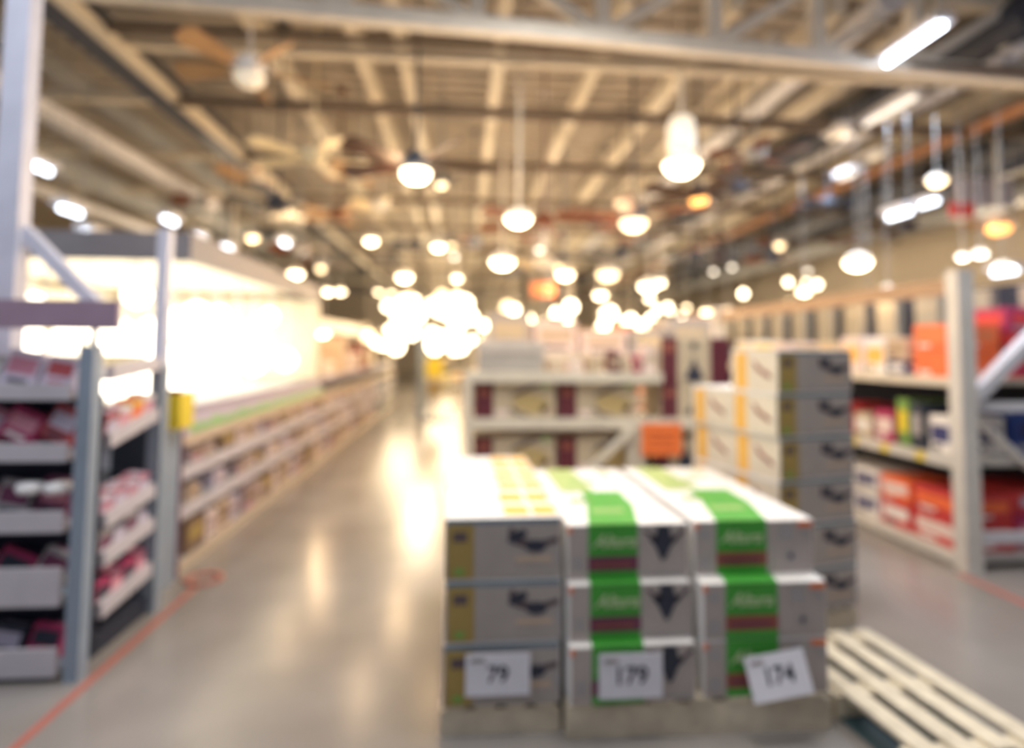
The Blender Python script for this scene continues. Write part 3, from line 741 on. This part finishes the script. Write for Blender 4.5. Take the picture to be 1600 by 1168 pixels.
p = at(848, 452, Y=13); o = empty('hanging_sign', tuple(p)); tag(o, 'small orange sign hanging among the centre lamps', 'sign')
MB().box(-.24, .24, -.02, .02, -.14, .14, SALMON).build('board', o)
for s in (-.2, .2): MB().tube((s, 0, .14), (s, 0, ZD-p.z), .006, PALE, 6).build('hanger', o)
p = at(1503, 328, Y=8); o = empty('hanging_sign', tuple(p)); tag(o, 'dark red sign hanging high at the right', 'sign')
MB().box(-.17, .17, -.02, .02, -.10, .10, RED).build('board', o)
for s in (-.12, .12): MB().tube((s, 0, .1), (s, 0, ZD-p.z), .006, PALE, 6).build('hanger', o)
p = at(1545, 300, Y=8.3); o = empty('hanging_sign', tuple(p)); tag(o, 'pale mauve board hanging high at the right behind the red sign', 'sign')
MB().box(-.5, .4, -.02, .02, -.22, .22, mat('pale_mauve', (.50, .46, .50), .6)).build('board', o)
for s in (-.4, .3): MB().tube((s, 0, .2), (s, 0, ZD-p.z), .006, PALE, 6).build('hanger', o)

# ------------------------------------------------------------------ hanging lamps
def dome_lamp(p, r, g, label, tilt=(0, 0), light=0, col=WARM, cat='lamp', housing=False):
    o = empty('pendant_lamp', p); tag(o, label, 'lamp', 'warm lamps hanging under the roof')
    MB().tube((0, 0, r*.7), (0, 0, ZD-p[2]+.03), .02 if light > 60 else .006, CREAM if light > 60 else GREYM, 6).build('cord', o)
    sh = MB().lathe([(r*1.02, 0), (r*.98, r*.22), (r*.7, r*.55), (r*.25, r*.72), (.02, r*.75)], SHADEW, 20).build('shade', o)
    MB().lathe([(.01, -r*.62), (r*.45, -r*.56), (r*.8, -r*.34), (r*.96, -.01)], g, 20).build('diffuser', sh)
    if housing:
        MB().lathe([(r*.75, r*.8), (r*.8, r*1.2), (r*.8, r*2.2), (r*.6, r*2.7), (.03, r*2.8)], SHADEW, 20).build('housing', o)
        MB().lathe([(r*.2, r*.7), (r*.2, r*.82)], SHADEW, 10).build('neck', o)
    if light:
        l = bpy.data.lights.new('lamp_bulb', 'POINT'); l.energy = light*.36; l.color = col; l.shadow_soft_size = r*.6
        q = bpy.data.objects.new('lamp_bulb', l); COL.objects.link(q); q.parent = o; q.location = (0, 0, -r*.62-.13)
# (px, py, pixel radius, distance, glow, light power, label)
lamps = [
 (1065, 262, 34, 6.0, GW, 70, 'largest white high-bay lamp with cylinder housing, right of centre'),
 (810, 345, 26, 6.2, GW, 70, 'bright oval dome lamp on a long rod at the centre'),
 (785, 412, 24, 7.6, GW, 70, 'wide bright dome lamp below the central rod lamp'),
 (685, 389, 15, 8.0, GW, 40, 'small bright dome lamp left of the central rod lamp'),
 (1340, 413, 26, 6.8, GW, 60, 'wide dome lamp over the tall carton stack, right side'),
 (1464, 286, 20, 6.4, GWS, 30, 'round warm lamp high at the right above the rack'),
 (580, 380, 15, 8.5, GW, 40, 'round warm lamp left of centre above the aisle'),
 (395, 375, 14, 8.2, GWS, 20, 'round peach lamp over the lamp gallery, upper of two'),
 (395, 428, 13, 9.6, GW, 20, 'round white lamp over the lamp gallery, lower of two'),
 (462, 431, 16, 9.2, GW, 40, 'bright lamp above the right end of the gallery header'),
 (512, 459, 12, 10.5, GW, 30, 'left lamp of a touching pair past the gallery end'),
 (532, 459, 12, 10.3, GW, 0, 'right lamp of a touching pair past the gallery end'),
 (504, 523, 16, 9.6, GW, 30, 'big round lamp low at the gallery end post'),
 (632, 436, 17, 10, GW, 60, 'oval lamp halfway down the aisle on the left'),
 (714, 438, 12, 11, GW, 30, 'small round lamp above the aisle cluster'),
 (710, 405, 9, 11, GN, 0, 'tiny pale lamp above the small round aisle lamp'),
 (592, 460, 10, 12, GW, 0, 'small lamp left over the aisle cluster'),
 (612, 462, 10, 12.5, GW, 0, 'small lamp just right of the small left cluster lamp'),
 (843, 394, 9, 9, GN, 0, 'small white lamp right below the brown fan'),
 (883, 432, 18, 9.5, GW, 50, 'bright lamp right of the wide central dome'),
 (938, 464, 15, 11, GW, 40, 'round lamp above the pale carton rack'),
 (950, 432, 22, 8.8, GWS, 20, 'wide soft amber shade lamp right of centre'),
 (1013, 450, 20, 9.5, GW, 50, 'large bright lamp of the right cluster'),
 (1032, 446, 12, 10.5, GW, 0, 'smaller lamp touching the large right cluster lamp'),
 (1015, 470, 12, 11, GW, 0, 'lower lamp touching the large right cluster lamp'),
 (1073, 484, 10, 13, GW, 0, 'small lamp over the pendant carton, left one'),
 (1104, 491, 13, 12, GW, 40, 'round lamp over the pendant carton, middle one'),
 (1137, 489, 13, 11, GW, 30, 'round lamp over the pendant carton, right one'),
 (1115, 428, 9, 11, GN, 0, 'tiny greenish-white lamp, left of two high on the right'),
 (1144, 421, 9, 11, GN, 0, 'tiny greenish-white lamp, right of two high on the right'),
 (1262, 427, 9, 11, GN, 0, 'tiny round lamp left of the wide right dome'),
 (1256, 459, 15, 9, GW, 30, 'warm lamp low over the boxes behind the tall stack'),
 (1357, 462, 12, 8, GW, 20, 'warm lamp above the right shelving, left of two'),
 (1387, 455, 15, 8, GW, 20, 'warm lamp above the right shelving, right of two'),
 (1504, 405, 14, 6.6, GN, 20, 'neutral lamp above the right rack post, left of two'),
 (1532, 400, 16, 6.6, GN, 0, 'neutral lamp above the right rack post, right of two'),
 (1568, 422, 20, 6.2, GC, 0, 'cool white lamp at the right edge'),
 (690, 293, 13, 7.5, GWS, 0, 'soft small lamp beside the dark fan light'),
 (565, 215+30, 10, 7.5, SHADEW, 0, 'unlit pale globe shade left of the dark fan'),
]
for px, py, r, d, g, pw, lb in lamps:
    p = at(px, py-4, Y=d); rr_ = max(.05, (r-5)*d/950)
    dome_lamp(tuple(p), rr_, g, lb, light=pw, housing=(px == 1065))
# dense clusters of small lamps far down the store
cl = []
rnd = random.Random(11)
for i in range(64):
    cl.append((rnd.gauss(678, 48), rnd.uniform(462, 548), rnd.choice([7, 9, 11, 13]), rnd.uniform(13, 25)))
for i in range(66):
    cl.append((rnd.uniform(745, 1050), rnd.uniform(478, 535), rnd.choice([6, 8, 10, 12]), rnd.uniform(12, 24)))
for i in range(10):
    cl.append((rnd.uniform(1050, 1330), rnd.uniform(440, 500), rnd.choice([5, 6, 7]), rnd.uniform(13, 22)))
cl = [(min(max(x, 575), 1340), y, r, d) for x, y, r, d in cl]
kept = []
for c in sorted(cl, key=lambda c: -c[2]):
    q = at(c[0], c[1], Y=c[3]); rq = c[2]*c[3]/950*.8
    if all(math.hypot(q.x-k[0], q.y-k[1]) > rq+k[2]+.02 for k, _ in kept): kept.append(((q.x, q.y, rq), c))
cl = [c for _, c in kept]
cl.sort(key=lambda c: c[0])
protoL = None
for i, (px, py, r, d) in enumerate(cl):
    p = at(px, py, Y=d); rr_ = r*d/950*.8
    o = empty('globe_lamp', tuple(p))
    if i % 3 != 2:
        MB().lathe([(.01, -rr_), (rr_*.6, -rr_*.8), (rr_*.95, -rr_*.3), (rr_, 0), (rr_*.9, rr_*.45), (rr_*.5, rr_*.85), (.02, rr_)], GW if i % 5 else GWS, 12).build('globe', o); s = 'globe lamp'
    else:
        MB().lathe([(rr_, -rr_*.5), (rr_*.9, -rr_*.1), (rr_*.5, rr_*.6), (.02, rr_*.9)], GW, 12).build('shade', o); s = 'bell shade lamp'
    MB().tube((0, 0, rr_*.8), (0, 0, ZD-p.z+.03), .008, CREAM, 5).build('cord', o)
    tag(o, 'small glowing %s, %s from the left in the distant lamp cluster' % (s, nth(i)), 'lamp', 'distant glowing lamps')
for x, y, z in ((-1, 15, 2.6), (-1.2, 20, 2.6), (2, 13, 2.9), (2, 19, 2.9), (-1, 26, 2.9), (.4, 10, 3.2), (3.4, 10, 3.2), (-3, 11.5, 3.3), (6, 16, 3.2), (-6, 15, 3.2), (9.5, 10, 3.4), (-8, 9, 3.2), (-1, 34, 3)):  # added point lights with no lamps, to warm the far ceiling
    l = bpy.data.lights.new('cluster_fill', 'POINT'); l.energy = 130 if y >= 13 else 95; l.color = (1, .76, .50); l.shadow_soft_size = .3
    o = bpy.data.objects.new('cluster_fill', l); COL.objects.link(o); o.location = (x, y, z)

# ------------------------------------------------------------------ ceiling fans
def fan(px, py, d, blade, motor, glow, rz, label, span=.62, pitch=12, nb=5, bowl=.11, light=0):
    p = at(px, py, Y=d)
    o = empty('ceiling_fan', tuple(p), R(rz)); tag(o, label, 'ceiling fan', 'ceiling fans hung for display')
    MB().tube((0, 0, .1), (0, 0, ZD-p.z-.06), .014, motor, 8).build('downrod', o)
    MB().lathe([(.03, 0), (.075, .04), (.075, .06)], motor, 16, (0, 0, ZD-p.z-.06)).build('canopy', o)
    MB().lathe([(.04, -.08), (.11, -.06), (.14, -.0), (.13, .06), (.05, .11)], motor, 20).build('motor_housing', o)
    for i in range(nb):
        a = i*2*math.pi/nb; Mx = Matrix.Rotation(a, 4, 'Z') @ Matrix.Rotation(R(pitch), 4, 'X')
        mb = MB(); n = 9; top, bot = [], []
        outl = [(.17, -.04), (.24, -.065), (span-.08, -.105), (span-.015, -.075), (span, 0), (span-.015, .075), (span-.08, .105), (.24, .065), (.17, .04)]
        top = [Mx @ Vector((x, y, -.01)) for x, y in outl]; bot = [Mx @ Vector((x, y, -.022)) for x, y in outl]
        mb.poly(top, blade); mb.poly(bot[::-1], blade)
        for k in range(n):
            j = (k+1) % n; mb.poly([top[k], bot[k], bot[j], top[j]], blade)
        b_ = mb.build('blade', o)
        MB().box(.10, .21, -.018, .018, -.02, -.008, motor, Matrix.Rotation(a, 4, 'Z')).build('blade_iron', b_)
    if glow:
        MB().lathe([(.01, -.19), (bowl*.6, -.175), (bowl*.95, -.13), (bowl, -.085), (.04, -.08)], glow, 18).build('light_bowl', o)
    if light:
        l = bpy.data.lights.new('fan_bulb', 'POINT'); l.energy = light; l.color = WARM; l.shadow_soft_size = .08
        q = bpy.data.objects.new('fan_bulb', l); COL.objects.link(q); q.parent = o; q.location = (0, 0, -.33)
fans = [
 (650, 255, 5.9, DBROWN, DARK, GW, 10, 'dark ceiling fan with a bright bowl light, upper centre-left', .85, 24, 5, .14, 40),
 (990, 335, 6.8, BROWN, DARK, GWS, 30, 'brown blade fan with black motor and amber bowl, right of centre', .9, 20, 5, .15, 20),
 (1092, 300, 7.4, DBROWN, DARK, GA, 50, 'dark fan with small orange glowing light beside the high-bay lamp', .8, 22, 5, .11, 0),
 (1150, 295, 6.8, DBROWN, DUCTB, None, 5, 'nearly black fan right of the orange lit fan', .6, 16, 5, .1, 0),
 (390, 105, 5.6, OAK, WHITEG, SHADEW, 25, 'white fan with tan wooden blades near the top left', .72, 30, 5, .14, 0),
 (490, 245, 6.6, PALEY, PALEY, None, 12, 'pale cream fan at the end of the tan girder', .75, 14, 5, .1, 0),
 (435, 320, 7.2, DARK, DARK, None, 40, 'black bladed fan over the gallery corner', .6, 10, 4, .1, 0),
 (850, 345, 7.6, BROWN, BROWN, None, 0, 'reddish brown fan behind the central rod lamp', 1.0, 20, 5, .1, 0),
 (570, 270, 8.2, OAK, CREAM, None, 20, 'oak blade fan left of the dark lit fan', .6, 12, 5, .1, 0),
 (740, 378, 10.5, DBROWN, DARK, None, 33, 'small dark brown fan under the reddish brown one', .62, 12, 5, .1, 0),
 (880, 405, 10, DARK, DARK, None, 15, 'small black fan over the centre racks', .6, 12, 5, .1, 0),
 (1085, 400, 9.5, DARK, DARK, None, 60, 'black fan left of a pair over the pendant carton', .6, 12, 5, .1, 0),
 (1123, 400, 10.5, DARK, DBROWN, None, 25, 'black fan right of a pair over the pendant carton', .6, 12, 5, .1, 0),
 (1208, 404, 10, BROWN, DARK, None, 45, 'brown fan over the tall carton stack', .55, 12, 5, .1, 0),
 (970, 395, 9.4, DARK, DARK, None, 70, 'black fan beneath the amber bowl fan', .6, 12, 5, .1, 0),
 (1560, 345, 7.6, OAK, CREAM, GA, 10, 'fan with peach glowing light at the far right edge', .5, 12, 5, .14, 0),
 (530, 335, 9.0, OAK, BROWN, None, 10, 'tan and brown fan over the aisle, left of centre', .62, 12, 5, .1, 0),
 (1180, 240, 7.0, BROWN, GREYM, None, 35, 'brown fan with grey motor below the right conduit', .6, 12, 5, .1, 0),
]
for f in fans: fan(f[0], f[1], f[2], f[3], f[4], f[5], f[6], f[7], f[8], f[9], f[10], f[11], f[12])

rnd = random.Random(5)
kinds = [(OAK, CREAM, 'oak blade'), (DBROWN, DARK, 'dark brown'), (CREAM, CREAM, 'cream'), (BROWN, GREYM, 'reddish brown'), (PALEY, WHITEG, 'pale yellow'), (DARK, DARK, 'black')]
spots_f = []
tries = 0
while len(spots_f) < 26 and tries < 4000:
    tries += 1
    px, py, d = rnd.uniform(300, 1420), rnd.uniform(190, 425), rnd.uniform(8.5, 15)
    q = at(px, py, Y=d)
    if q.z > 4.25 or q.z < 2.7 or q.x > 7.0 or min(abs(q.x-k) for k in (-3.55, -4.6, -6.2, -7.6, 3.0, 4.25, 5.05, 5.7, 6.5)) < .25: continue
    if all(math.hypot(q.x-o.location.x, q.y-o.location.y) > 1.15 for o in COL.objects if o.name.startswith('ceiling_fan') and o.parent is None) and all((q-k[3]).length > 1.2 for k in spots_f):
        spots_f.append((px, py, d, q))
spots_f.sort(key=lambda k: k[0])
for i, (px, py, d, q) in enumerate(spots_f):
    b, m_, nm = kinds[rnd.randrange(6)]
    fan(px, py, d, b, m_, GWS if i % 5 == 2 else None, rnd.uniform(0, 72), '%s fan, %s from the left among the far hanging fans' % (nm, nth(i)), .55, 16, 5, .09, 0)
